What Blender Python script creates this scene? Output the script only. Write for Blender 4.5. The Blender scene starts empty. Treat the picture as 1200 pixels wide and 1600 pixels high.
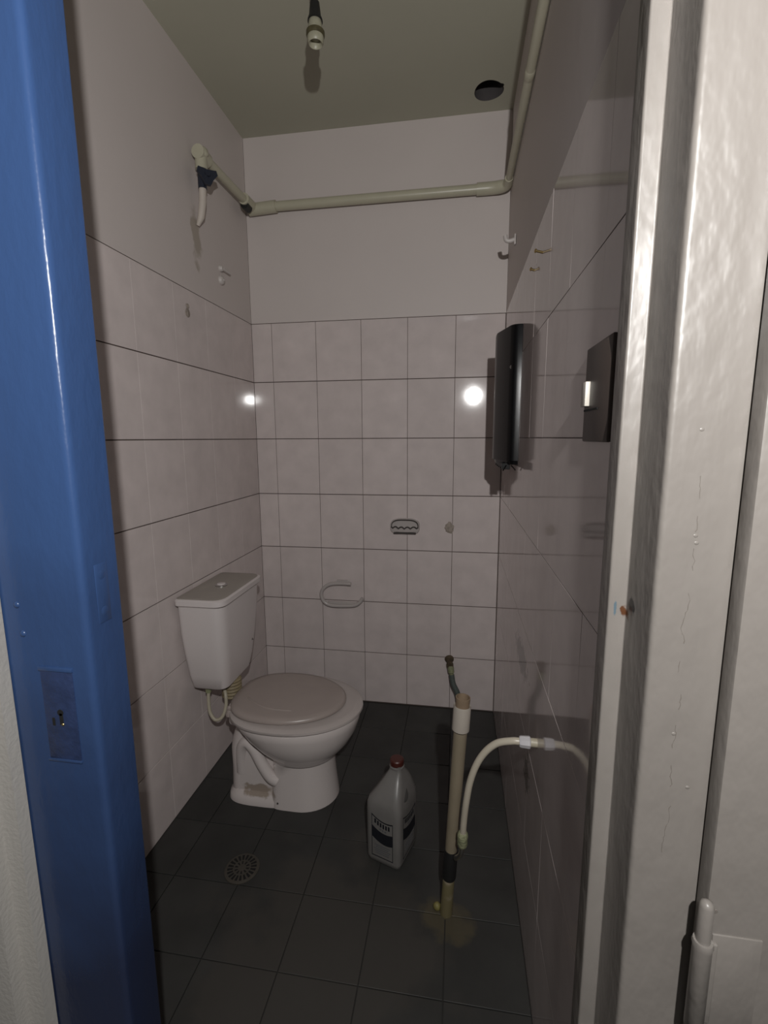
import bpy, bmesh, math, random
from mathutils import Vector, Matrix, Euler
random.seed(7)
PI = math.pi
S = bpy.context.scene
COL = S.collection

# ------------------------------------------------------------------ camera
W, H = 1.0932, 2.487            # room width and height; left wall x=0, back wall y=0, floor z=0
CAM = Vector((0.9118, -2.0681, 1.2515))
YAW, PITCH, ROLL, FPX = -0.1557, -0.1554, -0.0055, 737.96
fwd = Vector((math.sin(YAW)*math.cos(PITCH), math.cos(YAW)*math.cos(PITCH), math.sin(PITCH)))
rt = fwd.cross(Vector((0, 0, 1))).normalized()
up = rt.cross(fwd)
rt2 = rt*math.cos(ROLL) + up*math.sin(ROLL)
up2 = up*math.cos(ROLL) - rt*math.sin(ROLL)
cd = bpy.data.cameras.new('camera')
cam = bpy.data.objects.new('camera', cd)
COL.objects.link(cam)
m = Matrix((rt2, up2, -fwd)).transposed().to_4x4()
m.translation = CAM
cam.matrix_world = m
cd.sensor_fit = 'VERTICAL'
cd.sensor_height = 36.0
cd.lens = FPX/1600.0*36.0
cd.clip_start = 0.01
S.camera = cam

# ------------------------------------------------------------------ light: dim passage + hand torch above the lens
wd = bpy.data.worlds.new('world')
S.world = wd
wd.use_nodes = True
wd.node_tree.nodes['Background'].inputs[0].default_value = (1.0, 0.96, 0.9, 1)
wd.node_tree.nodes['Background'].inputs[1].default_value = 0.09
ld = bpy.data.lights.new('hand_torch', 'POINT')
ld.energy = 62.5
ld.color = (1.0, 0.985, 0.965)
ld.shadow_soft_size = 0.013
lo = bpy.data.objects.new('hand_torch', ld)
lo.location = (1.040, -2.28, 1.613)
COL.objects.link(lo)

S.view_settings.view_transform = 'Standard'
S.view_settings.look = 'None'
S.view_settings.exposure = 0.0
S.view_settings.gamma = 1.0
S.view_settings.use_curve_mapping = False
S.cycles.use_denoising = True
S.cycles.max_bounces = 10
S.cycles.blur_glossy = 0.1

# ------------------------------------------------------------------ materials
def mat(name, col, rough=0.5, var=0.0, vscale=8.0, vstretch=(1, 1, 1), bump=0.0, bscale=40.0, bstretch=(1, 1, 1), spec=0.5,
        metal=0.0, trans=0.0, objvar=0.0, stains_tints=(), coat=0.0, alpha=1.0, rvar=0.0):
    if metal == 0: col = tuple(c*0.76 for c in col)
    mt = bpy.data.materials.new(name)
    mt.use_nodes = True
    nt = mt.node_tree
    N, L = nt.nodes, nt.links
    b = N['Principled BSDF']
    b.inputs['Roughness'].default_value = rough
    b.inputs['Metallic'].default_value = metal
    b.inputs['Specular IOR Level'].default_value = spec
    b.inputs['Transmission Weight'].default_value = trans
    b.inputs['Coat Weight'].default_value = coat
    b.inputs['Coat Roughness'].default_value = 0.08
    b.inputs['Alpha'].default_value = alpha
    rgb = N.new('ShaderNodeRGB')
    rgb.outputs[0].default_value = (*col, 1)
    cur = rgb.outputs[0]
    geo = N.new('ShaderNodeNewGeometry')
    def noise(scale, stretch=(1, 1, 1), detail=4.0):
        mp = N.new('ShaderNodeMapping')
        mp.inputs['Scale'].default_value = stretch
        L.new(geo.outputs['Position'], mp.inputs['Vector'])
        n = N.new('ShaderNodeTexNoise')
        n.inputs['Scale'].default_value = scale
        n.inputs['Detail'].default_value = detail
        L.new(mp.outputs[0], n.inputs['Vector'])
        return n.outputs['Fac']
    def math_(op, a, bb, clamp=False):
        mm = N.new('ShaderNodeMath'); mm.operation = op; mm.use_clamp = clamp
        for i, v in enumerate((a, bb)):
            if v is None: continue
            if isinstance(v, (int, float)): mm.inputs[i].default_value = v
            else: L.new(v, mm.inputs[i])
        return mm.outputs[0]
    def mixc(fac, a, c2):
        mx = N.new('ShaderNodeMix'); mx.data_type = 'RGBA'
        if isinstance(fac, (int, float)): mx.inputs[0].default_value = fac
        else: L.new(fac, mx.inputs[0])
        L.new(a, mx.inputs[6])
        if isinstance(c2, tuple): mx.inputs[7].default_value = (*c2, 1)
        else: L.new(c2, mx.inputs[7])
        return mx.outputs[2]
    def scalec(a, fac):
        vm = N.new('ShaderNodeVectorMath'); vm.operation = 'SCALE'
        L.new(a, vm.inputs[0]); L.new(fac, vm.inputs['Scale'])
        return vm.outputs[0]
    if var:
        f = noise(vscale, vstretch)
        f = math_('SUBTRACT', f, 0.5)
        f = math_('MULTIPLY', f, var*2)
        f = math_('ADD', f, 1.0)
        cur = scalec(cur, f)
        if rvar:
            r = math_('MULTIPLY', math_('SUBTRACT', noise(vscale*1.7, vstretch), 0.5), rvar*2)
            r = math_('ADD', r, rough, True)
            L.new(r, b.inputs['Roughness'])
    if objvar:
        oi = N.new('ShaderNodeObjectInfo')
        f = math_('ADD', math_('MULTIPLY', math_('SUBTRACT', oi.outputs['Random'], 0.5), objvar*2), 1.0)
        cur = scalec(cur, f)
    for (p, r, c2, amt, nsc, *soft) in stains_tints:          # local dirt, chips and rust with a shape of their own, or a broad darker tint
        vm = N.new('ShaderNodeVectorMath'); vm.operation = 'SUBTRACT'
        L.new(geo.outputs['Position'], vm.inputs[0]); vm.inputs[1].default_value = p
        vd = N.new('ShaderNodeVectorMath'); vd.operation = 'DIVIDE'
        L.new(vm.outputs[0], vd.inputs[0]); vd.inputs[1].default_value = r
        vl = N.new('ShaderNodeVectorMath'); vl.operation = 'LENGTH'
        L.new(vd.outputs[0], vl.inputs[0])
        n = noise(nsc, (1, 1, 1), 5.0)
        d = math_('ADD', vl.outputs['Value'], math_('MULTIPLY', math_('SUBTRACT', n, 0.5), soft[0] if soft else 2.2))
        fac = math_('MULTIPLY', math_('SUBTRACT', 1.0, d), soft[1] if soft else 3.0, True)
        fac = math_('MULTIPLY', fac, amt)
        cur = mixc(fac, cur, tuple(c*0.76 for c in c2))
    L.new(cur, b.inputs['Base Color'])
    if bump:
        bp = N.new('ShaderNodeBump')
        bp.inputs['Strength'].default_value = bump
        bp.inputs['Distance'].default_value = 0.01
        L.new(noise(bscale, bstretch, 3.0), bp.inputs['Height'])
        L.new(bp.outputs[0], b.inputs['Normal'])
    return mt

M = {}
STY, STZ, STY2, STZ2 = -0.80, 0.655, -0.967, 0.425       # grime where a basin was once fixed to the right wall
M['tile'] = mat('glazed_tile', (0.785, 0.695, 0.675), 0.07, var=0.15, vscale=13, bump=0.010, bscale=14, objvar=0.03,
                stains_tints=[((W, STY, STZ), (0.03, 0.13, 0.045), (0.05, 0.055, 0.045), 0.8, 45), ((W, STY2, STZ2), (0.03, 0.05, 0.05), (0.16, 0.13, 0.10), 0.7, 60)])
M['grout'] = mat('grout', (0.13, 0.10, 0.085), 0.9, var=0.5, vscale=12)
M['plaster'] = mat('wall_paint', (0.745, 0.672, 0.642), 0.55, var=0.05, vscale=3, bump=0.03, bscale=30,
                   stains_tints=[((0.0, -0.42, 1.95), (0.03, 0.035, 0.10), (0.44, 0.38, 0.31), 0.8, 16)])
M['ceiling'] = mat('ceiling_paint', (0.535, 0.52, 0.415), 0.7, var=0.06, vscale=3, bump=0.03, bscale=40)
M['floor_tile'] = mat('floor_tile', (0.042, 0.0415, 0.039), 0.55, var=0.45, vscale=7, bump=0.03, bscale=90, objvar=0.08, rvar=0.12, spec=0.35,
                      stains_tints=[((0.60, -1.10, 0.0), (0.30, 0.28, 0.1), (0.062, 0.056, 0.049), 0.7, 6),
                              ((0.90, -1.0, 0.0), (0.07, 0.06, 0.1), (0.09, 0.075, 0.045), 0.8, 12)])
M['floor_grout'] = mat('floor_grout', (0.027, 0.025, 0.022), 0.8, var=0.5, vscale=20)
M['concrete'] = mat('passage_concrete', (0.12, 0.115, 0.11), 0.8, var=0.2, vscale=6)
M['raw'] = mat('raw_concrete', (0.10, 0.09, 0.09), 0.95, var=0.3, vscale=20)
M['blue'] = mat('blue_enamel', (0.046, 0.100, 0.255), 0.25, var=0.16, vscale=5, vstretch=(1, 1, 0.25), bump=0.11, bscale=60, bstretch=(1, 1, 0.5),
                stains_tints=[((0.38, -1.53, 0.0), (0.9, 0.9, 1.15), (0.014, 0.016, 0.036), 0.85, 6, 0.35, 1.6)])  # blue grows gradually darker towards the foot of the jamb
M['blue_dk'] = mat('blue_enamel_worn', (0.026, 0.045, 0.12), 0.45, var=0.4, vscale=60, bump=0.15, bscale=120)
M['fwhite'] = mat('cream_gloss_paint', (0.248, 0.226, 0.206), 0.38, var=0.07, vscale=8, vstretch=(1, 1, 0.3), bump=0.28, bscale=34, bstretch=(1, 1, 0.5),
                  stains_tints=[((1.100, -1.523, 1.056), (0.005, 0.012, 0.008), (0.10, 0.033, 0.008), 0.95, 150),
                          ((1.103, -1.534, 1.068), (0.005, 0.010, 0.009), (0.012, 0.009, 0.008), 1.0, 80),
                          ((1.091, -1.520, 1.060), (0.0015, 0.006, 0.010), (0.08, 0.15, 0.20), 0.8, 200)])
M['stopwhite'] = M['fwhite']
M['wallwhite'] = mat('passage_wall_paint', (0.46, 0.44, 0.41), 0.6, var=0.06, vscale=10, bump=0.12, bscale=150)
M['crack'] = mat('paint_crack', (0.17, 0.15, 0.13), 0.8)
M['ceramic'] = mat('white_vitreous_china', (0.74, 0.67, 0.645), 0.10, var=0.03, vscale=6,
                   stains_tints=[((0.255, -0.70, 0.045), (0.075, 0.08, 0.022), (0.30, 0.23, 0.16), 0.75, 30)])
M['tankw'] = mat('tank_plastic', (0.80, 0.735, 0.72), 0.30, var=0.03, vscale=6)
M['lidtop'] = mat('seat_plastic', (0.425, 0.36, 0.33), 0.33, var=0.08, vscale=12)
M['seatring'] = mat('seat_ring_plastic', (0.56, 0.50, 0.475), 0.3, var=0.08, vscale=12)
M['dusty_shaded'] = mat('dusty_shaded_plastic', (0.40, 0.36, 0.32), 0.5, var=0.1, vscale=14)  # brownish dust, also carrying the lid top's darker tone under grazing light
M['chrome'] = mat('chrome', (0.55, 0.55, 0.55), 0.2, metal=1.0)
M['cream'] = mat('cream_plastic', (0.52, 0.47, 0.36), 0.45, var=0.12, vscale=25)
M['gasket'] = mat('yellowed_rubber', (0.30, 0.24, 0.14), 0.6, var=0.2, vscale=40)
M['pipe'] = mat('painted_water_pipe', (0.58, 0.55, 0.42), 0.35, var=0.08, vscale=14)
M['stub'] = mat('limewashed_stub', (0.66, 0.59, 0.52), 0.6, var=0.1, vscale=20)
M['drainpipe'] = mat('old_cream_pipe', (0.28, 0.235, 0.165), 0.4, var=0.22, vscale=14,
                     stains_tints=[((0.903, -0.976, 0.03), (0.05, 0.05, 0.10), (0.14, 0.12, 0.05), 0.8, 20)])
M['coupling'] = mat('white_coupling', (0.50, 0.45, 0.39), 0.4, var=0.12, vscale=30)
M['pipe_in'] = mat('stained_pipe_inside', (0.28, 0.20, 0.13), 0.7, var=0.3, vscale=40)
M['hose'] = mat('cream_hose', (0.62, 0.56, 0.45), 0.32, var=0.08, vscale=25)
M['nut'] = mat('white_plastic_nut', (0.66, 0.64, 0.66), 0.4)
M['corroded'] = mat('corroded_brass', (0.30, 0.31, 0.18), 0.7, var=0.6, vscale=110, bump=0.4, bscale=160)
M['rust'] = mat('rust', (0.10, 0.07, 0.04), 0.8, var=0.6, vscale=80, bump=0.4, bscale=160)
M['greytube'] = mat('grey_braided_tube', (0.11, 0.13, 0.12), 0.45, var=0.4, vscale=50)
M['steel'] = mat('steel', (0.5, 0.48, 0.45), 0.3, metal=1.0)
M['black'] = mat('black_plastic', (0.004, 0.004, 0.0045), 0.28, var=0.1, spec=0.28)
M['tape'] = mat('black_tape', (0.012, 0.012, 0.012), 0.5)
M['blueblack'] = mat('dark_blue_valve_handle', (0.022, 0.027, 0.045), 0.4)
M['bakelite'] = mat('brown_bakelite', (0.075, 0.055, 0.046), 0.5)
M['ivory'] = mat('ivory_rocker', (0.75, 0.70, 0.62), 0.4)
M['jug'] = mat('cloudy_plastic', (0.20, 0.19, 0.18), 0.35, var=0.15, vscale=18)
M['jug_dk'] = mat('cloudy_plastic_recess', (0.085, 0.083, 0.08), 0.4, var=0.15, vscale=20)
M['cap'] = mat('red_cap', (0.07, 0.014, 0.009), 0.4)
M['ink'] = mat('label_ink', (0.010, 0.011, 0.016), 0.5)
M['labelg'] = mat('label_print_grey', (0.12, 0.12, 0.125), 0.5)
M['drain'] = mat('drain_plastic', (0.065, 0.057, 0.046), 0.5, var=0.3, vscale=60)
M['dark'] = mat('dark_void', (0.004, 0.004, 0.004), 0.9)
M['porcelain'] = mat('old_lamp_porcelain', (0.48, 0.46, 0.34), 0.4, var=0.3, vscale=60)
M['dirtbrass'] = mat('dirty_brass', (0.10, 0.085, 0.04), 0.5, var=0.6, vscale=150)
M['wire'] = mat('yellow_wire', (0.32, 0.30, 0.14), 0.5)
M['fixw'] = mat('white_ceramic_fitting', (0.58, 0.53, 0.51), 0.2)
M['fixd'] = mat('dirt_shade_in_fitting', (0.06, 0.05, 0.045), 0.7)  # dirt, slots and marks, and the painted shade of the soap lip
M['anchor'] = mat('wall_anchor_plastic', (0.66, 0.61, 0.58), 0.4)
M['brass'] = mat('brass_screw', (0.55, 0.42, 0.2), 0.35, metal=1.0)

# ------------------------------------------------------------------ helpers
ORG = {}
def thing(name, label, cat, loc=(0, 0, 0), group=None, kind=None):
    o = bpy.data.objects.new(name, None)
    COL.objects.link(o)
    o.empty_display_size = 0.05
    o.location = loc
    ORG[o.name] = Vector(loc)
    tag(o, label, cat, group, kind)
    return o
def tag(o, label=None, cat=None, group=None, kind=None):
    if label: o['label'] = label
    if cat: o['category'] = cat
    if group: o['group'] = group
    if kind: o['kind'] = kind
    return o
def obj(name, bm, material, parent=None, smooth=None, label=None, origin=None):
    """bm is in world coordinates; the object's origin is its thing's base"""
    if parent is not None: off = ORG[parent.name]
    elif origin is not None: off = Vector(origin)
    else: off = Vector((0, 0, 0))
    bmesh.ops.recalc_face_normals(bm, faces=bm.faces[:])
    bmesh.ops.translate(bm, verts=bm.verts[:], vec=-off)
    me = bpy.data.meshes.new(name)
    bm.to_mesh(me); bm.free()
    o = bpy.data.objects.new(name, me)
    COL.objects.link(o)
    mats = material if isinstance(material, (list, tuple)) else [material]
    for x in mats: me.materials.append(M[x])
    if smooth is not None:
        me.shade_smooth()
        me.set_sharp_from_angle(angle=math.radians(smooth))
    if parent is not None:
        o.parent = parent
    else:
        o.location = off
    ORG[o.name] = off
    if label: o['label'] = label
    return o
def box(bm, x0, x1, y0, y1, z0, z1, bevel=0.0, seg=2):
    r = bmesh.ops.create_cube(bm, size=1.0)
    vs = r['verts']
    for v in vs:
        v.co = Vector(((x0+x1)/2 + v.co.x*(x1-x0), (y0+y1)/2 + v.co.y*(y1-y0), (z0+z1)/2 + v.co.z*(z1-z0)))
    if bevel:
        es = list({e for v in vs for e in v.link_edges})
        bmesh.ops.bevel(bm, geom=es, offset=bevel, segments=seg, profile=0.5, affect='EDGES')
    return bm
def BM(): return bmesh.new()
def loft(bm, rings, cap0=True, cap1=True, closed=False):
    R = [[bm.verts.new(p) for p in r] for r in rings]
    n = len(R[0])
    pairs = list(zip(R, R[1:])) + ([(R[-1], R[0])] if closed else [])
    for a, b in pairs:
        for i in range(n):
            bm.faces.new((a[i], a[(i+1) % n], b[(i+1) % n], b[i]))
    if not closed:
        if cap0: bm.faces.new(R[0][::-1])
        if cap1: bm.faces.new(R[-1])
    return R
def sweep(bm, pts, radii, n=14, cap=True, sy=None):
    pts = [Vector(p) for p in pts]
    if isinstance(radii, (int, float)): radii = [radii]*len(pts)
    tang = []
    for i in range(len(pts)):
        a = pts[max(0, i-1)]; b = pts[min(len(pts)-1, i+1)]
        t = (b-a)
        if t.length < 1e-9: t = tang[-1] if tang else Vector((0, 0, 1))
        tang.append(t.normalized())
    u = tang[0].orthogonal().normalized()
    rings = []
    for p, t, r in zip(pts, tang, radii):
        u = (u - t*u.dot(t)).normalized()
        v = t.cross(u)
        rings.append([p + (u*math.cos(2*PI*k/n) + v*math.sin(2*PI*k/n))*r for k in range(n)])
    loft(bm, rings, cap, cap)
    return bm
def lathe(bm, base, axis, prof, n=24, cap=True):
    """prof: list of (distance along axis, radius)"""
    base = Vector(base); a = Vector(axis).normalized()
    u = a.orthogonal().normalized(); v = a.cross(u)
    rings = [[base + a*d + (u*math.cos(2*PI*k/n) + v*math.sin(2*PI*k/n))*max(r, 1e-4) for k in range(n)] for d, r in prof]
    loft(bm, rings, cap, cap)
    return bm
def smoothpath(pts, sub=8):
    P = [Vector(p) for p in pts]
    P = [P[0]*2-P[1]] + P + [P[-1]*2-P[-2]]
    out = []
    for i in range(1, len(P)-2):
        for s in range(sub):
            t = s/sub
            a, b, c, d = P[i-1], P[i], P[i+1], P[i+2]
            out.append(0.5*((2*b) + (c-a)*t + (2*a-5*b+4*c-d)*t*t + (3*b-a-3*c+d)*t**3))
    out.append(P[-2])
    return out
def extrude_profile(bm, prof, z0, z1, nz=1):
    rings = [[Vector((x, y, z0+(z1-z0)*k/nz)) for x, y in prof] for k in range(nz+1)]
    loft(bm, rings)
    return bm
def rounded(prof, rad, seg=4):
    """round each corner of a 2D polygon; rad may be per corner"""
    n = len(prof); out = []
    for i in range(n):
        p = Vector(prof[i]); a = Vector(prof[i-1]); b = Vector(prof[(i+1) % n])
        r = rad[i] if isinstance(rad, (list, tuple)) else rad
        if r <= 0: out.append(tuple(p)); continue
        da = (a-p).normalized(); db = (b-p).normalized()
        p0 = p+da*r; p1 = p+db*r
        for s in range(seg+1):
            t = s/seg
            q = p0*(1-t)**2 + p*2*t*(1-t) + p1*t*t
            out.append(tuple(q))
    return out

# ------------------------------------------------------------------ the setting
TW, TH, ROWS = 0.2, 0.25, 7
ZT = TH*ROWS
TILES = {}
def tile_mesh(w, h, th=0.007, bev=0.0007, gw=0.0018, gh=0.0034, name='tile', mt='tile'):
    """a glazed tile, front face at local +y=0 looking to -y, origin at its centre"""
    key = (round(w, 4), round(h, 4), name, gw, gh)
    if key in TILES: return TILES[key]
    a, b = w/2-gw/2, h/2-gh/2
    bm = BM()
    rings = [[(-a, th, -b), (a, th, -b), (a, th, b), (-a, th, b)],
             [(-a, bev*0.8, -b), (a, bev*0.8, -b), (a, bev*0.8, b), (-a, bev*0.8, b)],
             [(-a+bev, 0, -b+bev), (a-bev, 0, -b+bev), (a-bev, 0, b-bev), (-a+bev, 0, b-bev)]]
    loft(bm, [[Vector(p) for p in r] for r in rings])
    bmesh.ops.recalc_face_normals(bm, faces=bm.faces[:])
    me = bpy.data.meshes.new(name)
    bm.to_mesh(me); bm.free()
    me.materials.append(M[mt])
    TILES[key] = me
    return me
def put_tile(me, loc, rot, parent, jit=0.0012):
    o = bpy.data.objects.new('tile', me)
    COL.objects.link(o)
    o.parent = parent
    o.location = Vector(loc) - ORG[parent.name]
    o.rotation_euler = (rot[0]+random.uniform(-jit, jit), rot[1], rot[2]+random.uniform(-jit, jit))
    return o

# back wall
wb = tag(obj('wall_back', box(BM(), -0.1, W+0.1, 0.0035, 0.12, -0.05, H), 'grout'), 'back wall, white tiles below and pale paint above', 'wall', kind='structure')
obj('plaster', box(BM(), 0.0, W, 0.0008, 0.004, ZT+0.001, H), 'plaster', wb)
xs = [0.0, 0.0919]
while xs[-1] < W-0.01: xs.append(min(xs[-1]+TW, W))
for a, b in zip(xs, xs[1:]):
    for k in range(ROWS):
        put_tile(tile_mesh(b-a, TH), ((a+b)/2, 0.0, ZT-TH*(k+0.5)), (0, 0, 0), wb)
# left wall
YF = -1.485
wl = tag(obj('wall_left', box(BM(), -0.12, -0.0035, YF-0.1, 0.0035, -0.05, H), 'grout'), 'left side wall, white tiles below and pale paint above', 'wall', kind='structure')
obj('plaster', box(BM(), -0.004, -0.0008, YF, 0.0, ZT+0.001, H), 'plaster', wl)
ys = [0.0, -0.1906]
while ys[-1] > YF+0.01: ys.append(max(ys[-1]-TW, YF))
for a, b in zip(ys, ys[1:]):
    for k in range(ROWS):
        put_tile(tile_mesh(a-b, TH, bev=0.0004, gw=0.0009), (0.0, (a+b)/2, ZT-TH*(k+0.5)), (0, 0, PI/2), wl)
# right wall
wr = tag(obj('wall_right', box(BM(), W+0.0035, W+0.11, -1.486, 0.0035, -0.05, H), 'grout'), 'right side wall of glossy tiles seen at a glancing angle', 'wall', kind='structure')
obj('plaster', box(BM(), W+0.0008, W+0.004, -1.486, 0.0, ZT+0.001, H), 'plaster', wr)
ys = [0.0, -0.18]
while ys[-1] > -1.486+0.01: ys.append(max(ys[-1]-TW, -1.486))
for a, b in zip(ys, ys[1:]):
    for k in range(ROWS):
        put_tile(tile_mesh(a-b, TH, bev=0.0002, gw=0.0003, gh=0.0014), (W, (a+b)/2, ZT-TH*(k+0.5)), (0, 0, -PI/2), wr, 0.0022)
# front wall with the door opening
bm = BM()
box(bm, -0.5, 0.30, -1.60, YF, -0.05, H)
box(bm, 0.29, 0.425, -1.548, YF, -0.05, H)
box(bm, 1.180, 2.2, -1.590, -1.486, -0.05, H)
box(bm, 0.425, 1.180, -1.585, YF, 2.13, H)
wf = tag(obj('wall_front', bm, 'wallwhite'), 'white painted wall around the doorway, nearest the viewer', 'wall', kind='structure')
bm = BM(); box(bm, -0.5, 0.3255, -1.580, -1.562, -0.05, H)
wp = obj('plaster_face', bm, 'wallwhite', wf)
# ceiling with a round vent hole
HC, HR = Vector((0.996, -0.113)), 0.052
bm = BM()
x0, x1, y0, y1 = HC.x-0.09, W+0.1, HC.y-0.09, HC.y+0.09
nn = 48
ci, so = [], []
for k in range(nn):
    a = 2*PI*k/nn
    rr = HR*(1.0+0.03*math.sin(3*a+1)) * (1.10 if k in (44, 45) else 1.0)
    c, s = math.cos(a), math.sin(a)
    t = min((x1-HC.x if c > 0 else HC.x-x0)/max(abs(c), 1e-6), 0.09/max(abs(s), 1e-6))
    ci.append((HC.x+rr*c, HC.y+rr*s)); so.append((HC.x+t*c, HC.y+t*s))
R = loft(bm, [[Vector((*p, H)) for p in so], [Vector((*p, H)) for p in ci], [Vector((*p, H+0.10)) for p in ci]], False, True)
for corner in ((x0, y0), (x1, y0), (x0, y1), (x1, y1)):
    cv = Vector((*corner, H))
    ks = sorted(range(nn), key=lambda k: (Vector((*so[k], H))-cv).length)[:2]
    if all((Vector((*so[k], H))-cv).length > 1e-5 for k in ks) and abs(ks[0]-ks[1]) in (1, nn-1):
        bm.faces.new((bm.verts.new(cv), R[0][ks[0]], R[0][ks[1]]))
for f in bm.faces:
    if f.calc_center_median().z > H+0.01: f.material_index = 1
def quad(a, b, c, d):
    bm.faces.new([bm.verts.new((a, c, H)), bm.verts.new((b, c, H)), bm.verts.new((b, d, H)), bm.verts.new((a, d, H))])
quad(-0.12, x0, -1.6, 0.12); quad(x0, x1, -1.6, y0); quad(x0, x1, y1, 0.12)
tag(obj('ceiling', bm, ['ceiling', 'raw']), 'cream painted ceiling with a rough round hole near the corner', 'ceiling', kind='structure')
box_ = BM(); box(box_, -0.12, W+0.1, -1.6, 0.12, H+0.10, H+0.16)
# floor
fl = tag(obj('floor', box(BM(), -0.5, 2.2, -2.9, 0.1, -0.10, -0.0045), 'floor_grout'), 'dark grey stained floor of square tiles', 'floor', kind='structure')
P0 = 0.195
fx = sorted({0.0, W} | {0.315+P0*k for k in range(-1, 4)})
fy = sorted({0.0, -1.59} | {-0.790-P0*k for k in range(-4, 5) if -1.58 < -0.790-P0*k < -0.01}, reverse=True)
for a, b in zip(fx, fx[1:]):
    for c, d in zip(fy, fy[1:]):
        if b-a < 0.02 or c-d < 0.02: continue
        me = tile_mesh(b-a, c-d, 0.01, 0.0006, 0.0026, 0.0026, 'floor_tile', 'floor_tile')
        o = put_tile(me, ((a+b)/2, (c+d)/2, random.uniform(-0.0003, 0.0)), (-PI/2, 0, 0), fl, 0.0008)
bm = BM(); box(bm, -0.5, 2.2, -2.9, -1.592, -0.0044, 0.0)
obj('passage_slab', bm, 'concrete', fl)

# blue jamb on the left
t1 = thing('trim_1', 'blue enamelled door jamb with a worn lock plate', 'door frame', (0.38, -1.53, 0), kind='structure')
prof = rounded([(0.447, -1.4945), (0.447, -1.56), (0.300, -1.56), (0.300, -1.545), (0.432, -1.545), (0.432, -1.4945)],
               [0.004, 0.010, 0.0, 0, 0, 0.004], 5)
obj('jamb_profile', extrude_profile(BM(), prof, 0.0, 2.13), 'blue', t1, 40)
def px_on(x, y, Y=-1.56):
    d = fwd + rt2*((x-600)/FPX) - up2*((y-800)/FPX)
    t = (Y-CAM.y)/d.y
    return CAM + d*t
a, b = px_on(60, 1040), px_on(126, 1192)
bm = BM()
xa, xb, za, zb = a.x, b.x+0.004, b.z, a.z
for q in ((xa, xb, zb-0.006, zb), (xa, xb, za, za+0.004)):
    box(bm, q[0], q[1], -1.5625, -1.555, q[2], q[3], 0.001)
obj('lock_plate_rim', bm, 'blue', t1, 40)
bm = BM(); box(bm, xa+0.002, xb-0.001, -1.5612, -1.555, za+0.003, zb-0.005, 0.0008)
lp = obj('lock_plate', bm, 'blue_dk', t1, 40)
zc = (za+zb)/2
bm = BM()
lathe(bm, (xa+0.026, -1.556, zc+0.004), (0, -1, 0), [(0, 0.005), (0.0058, 0.0045)], 12)
box(bm, xa+0.0235, xa+0.0295, -1.5618, -1.556, zc-0.014, zc+0.004, 0.001)
obj('latch_hole', bm, 'dark', t1, 40)
bm = BM(); lathe(bm, (xa+0.028, -1.5605, zc-0.013), (0, -1, 0), [(0, 0.0022), (0.0016, 0.002), (0.0022, 0.0006)], 10)
obj('latch_pin', bm, 'brass', t1, 60)
bm = BM(); box(bm, xa+0.012, xa+0.017, -1.5616, -1.556, zc-0.016, zc-0.004, 0.001)
obj('screw_hole', bm, 'dark', t1)
for (x, y) in ((26, 945), (36, 990)):
    p = px_on(x, y)
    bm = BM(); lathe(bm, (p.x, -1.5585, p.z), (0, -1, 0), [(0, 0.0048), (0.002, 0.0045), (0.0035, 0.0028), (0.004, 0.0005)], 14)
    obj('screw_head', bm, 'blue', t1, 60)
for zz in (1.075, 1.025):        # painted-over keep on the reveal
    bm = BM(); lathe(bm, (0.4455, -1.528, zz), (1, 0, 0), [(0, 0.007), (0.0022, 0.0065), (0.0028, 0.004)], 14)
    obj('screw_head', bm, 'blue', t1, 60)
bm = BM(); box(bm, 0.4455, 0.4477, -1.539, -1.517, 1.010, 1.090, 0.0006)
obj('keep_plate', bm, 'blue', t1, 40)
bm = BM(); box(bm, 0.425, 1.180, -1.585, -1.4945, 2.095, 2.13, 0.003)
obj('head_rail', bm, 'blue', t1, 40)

# white stepped frame on the right
t2 = thing('trim_2', 'cream painted stepped steel door frame with a rusty nick on its stop', 'door frame', (1.13, -1.54, 0), kind='structure')
prof = rounded([(1.0835, -1.4865), (1.0835, -1.520), (1.103, -1.520), (1.103, -1.59), (1.180, -1.59), (1.180, -1.4865)],
               [0.002, 0.003, 0.002, 0.006, 0, 0], 5)
obj('frame_profile', extrude_profile(BM(), prof, 0.0, 2.095), 'fwhite', t2, 40)
def strip_crack(pts, w, Y, name, parent, mt='crack'):
    bm = BM(); vs = []
    for i, p in enumerate(pts):
        ww = w*random.uniform(0.3, 1.2)
        vs.append((bm.verts.new((p[0]-ww, Y, p[1])), bm.verts.new((p[0]+ww, Y, p[1]+random.uniform(-1, 1)*0.001)),
                   bm.verts.new((p[0]+ww, Y+0.001, p[1])), bm.verts.new((p[0]-ww, Y+0.001, p[1]))))
    for a, b in zip(vs, vs[1:]):
        for k in range(4): bm.faces.new((a[k], a[(k+1) % 4], b[(k+1) % 4], b[k]))
    return obj(name, bm, mt, parent)
pts = []
z = 1.215; x = 1.134
while z > 0.80:
    x += random.uniform(-0.0016, 0.0016) + (1.1335-x)*0.12
    pts.append((x, z)); z -= random.uniform(0.002, 0.006)
cuts = [0, 10, 19, 30, 48, 56, 66, 78, 90, len(pts)]
for a, b in zip(cuts, cuts[1:]):
    seg = pts[a:b-4]
    if len(seg) > 2: strip_crack(seg, 0.00035, -1.5902, 'paint_crack', t2)
for k in range(5):               # bubbles of lifted paint
    zz = random.uniform(0.80, 1.42); xx = 1.136+random.uniform(-0.010, 0.018)
    bm = BM(); bmesh.ops.create_icosphere(bm, subdivisions=2, radius=1.0)
    for v in bm.verts: v.co = Vector((xx+v.co.x*0.0026, -1.5895+v.co.y*0.0010, zz+v.co.z*0.0022))
    obj('paint_blister', bm, 'fwhite', t2, 80)

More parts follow.
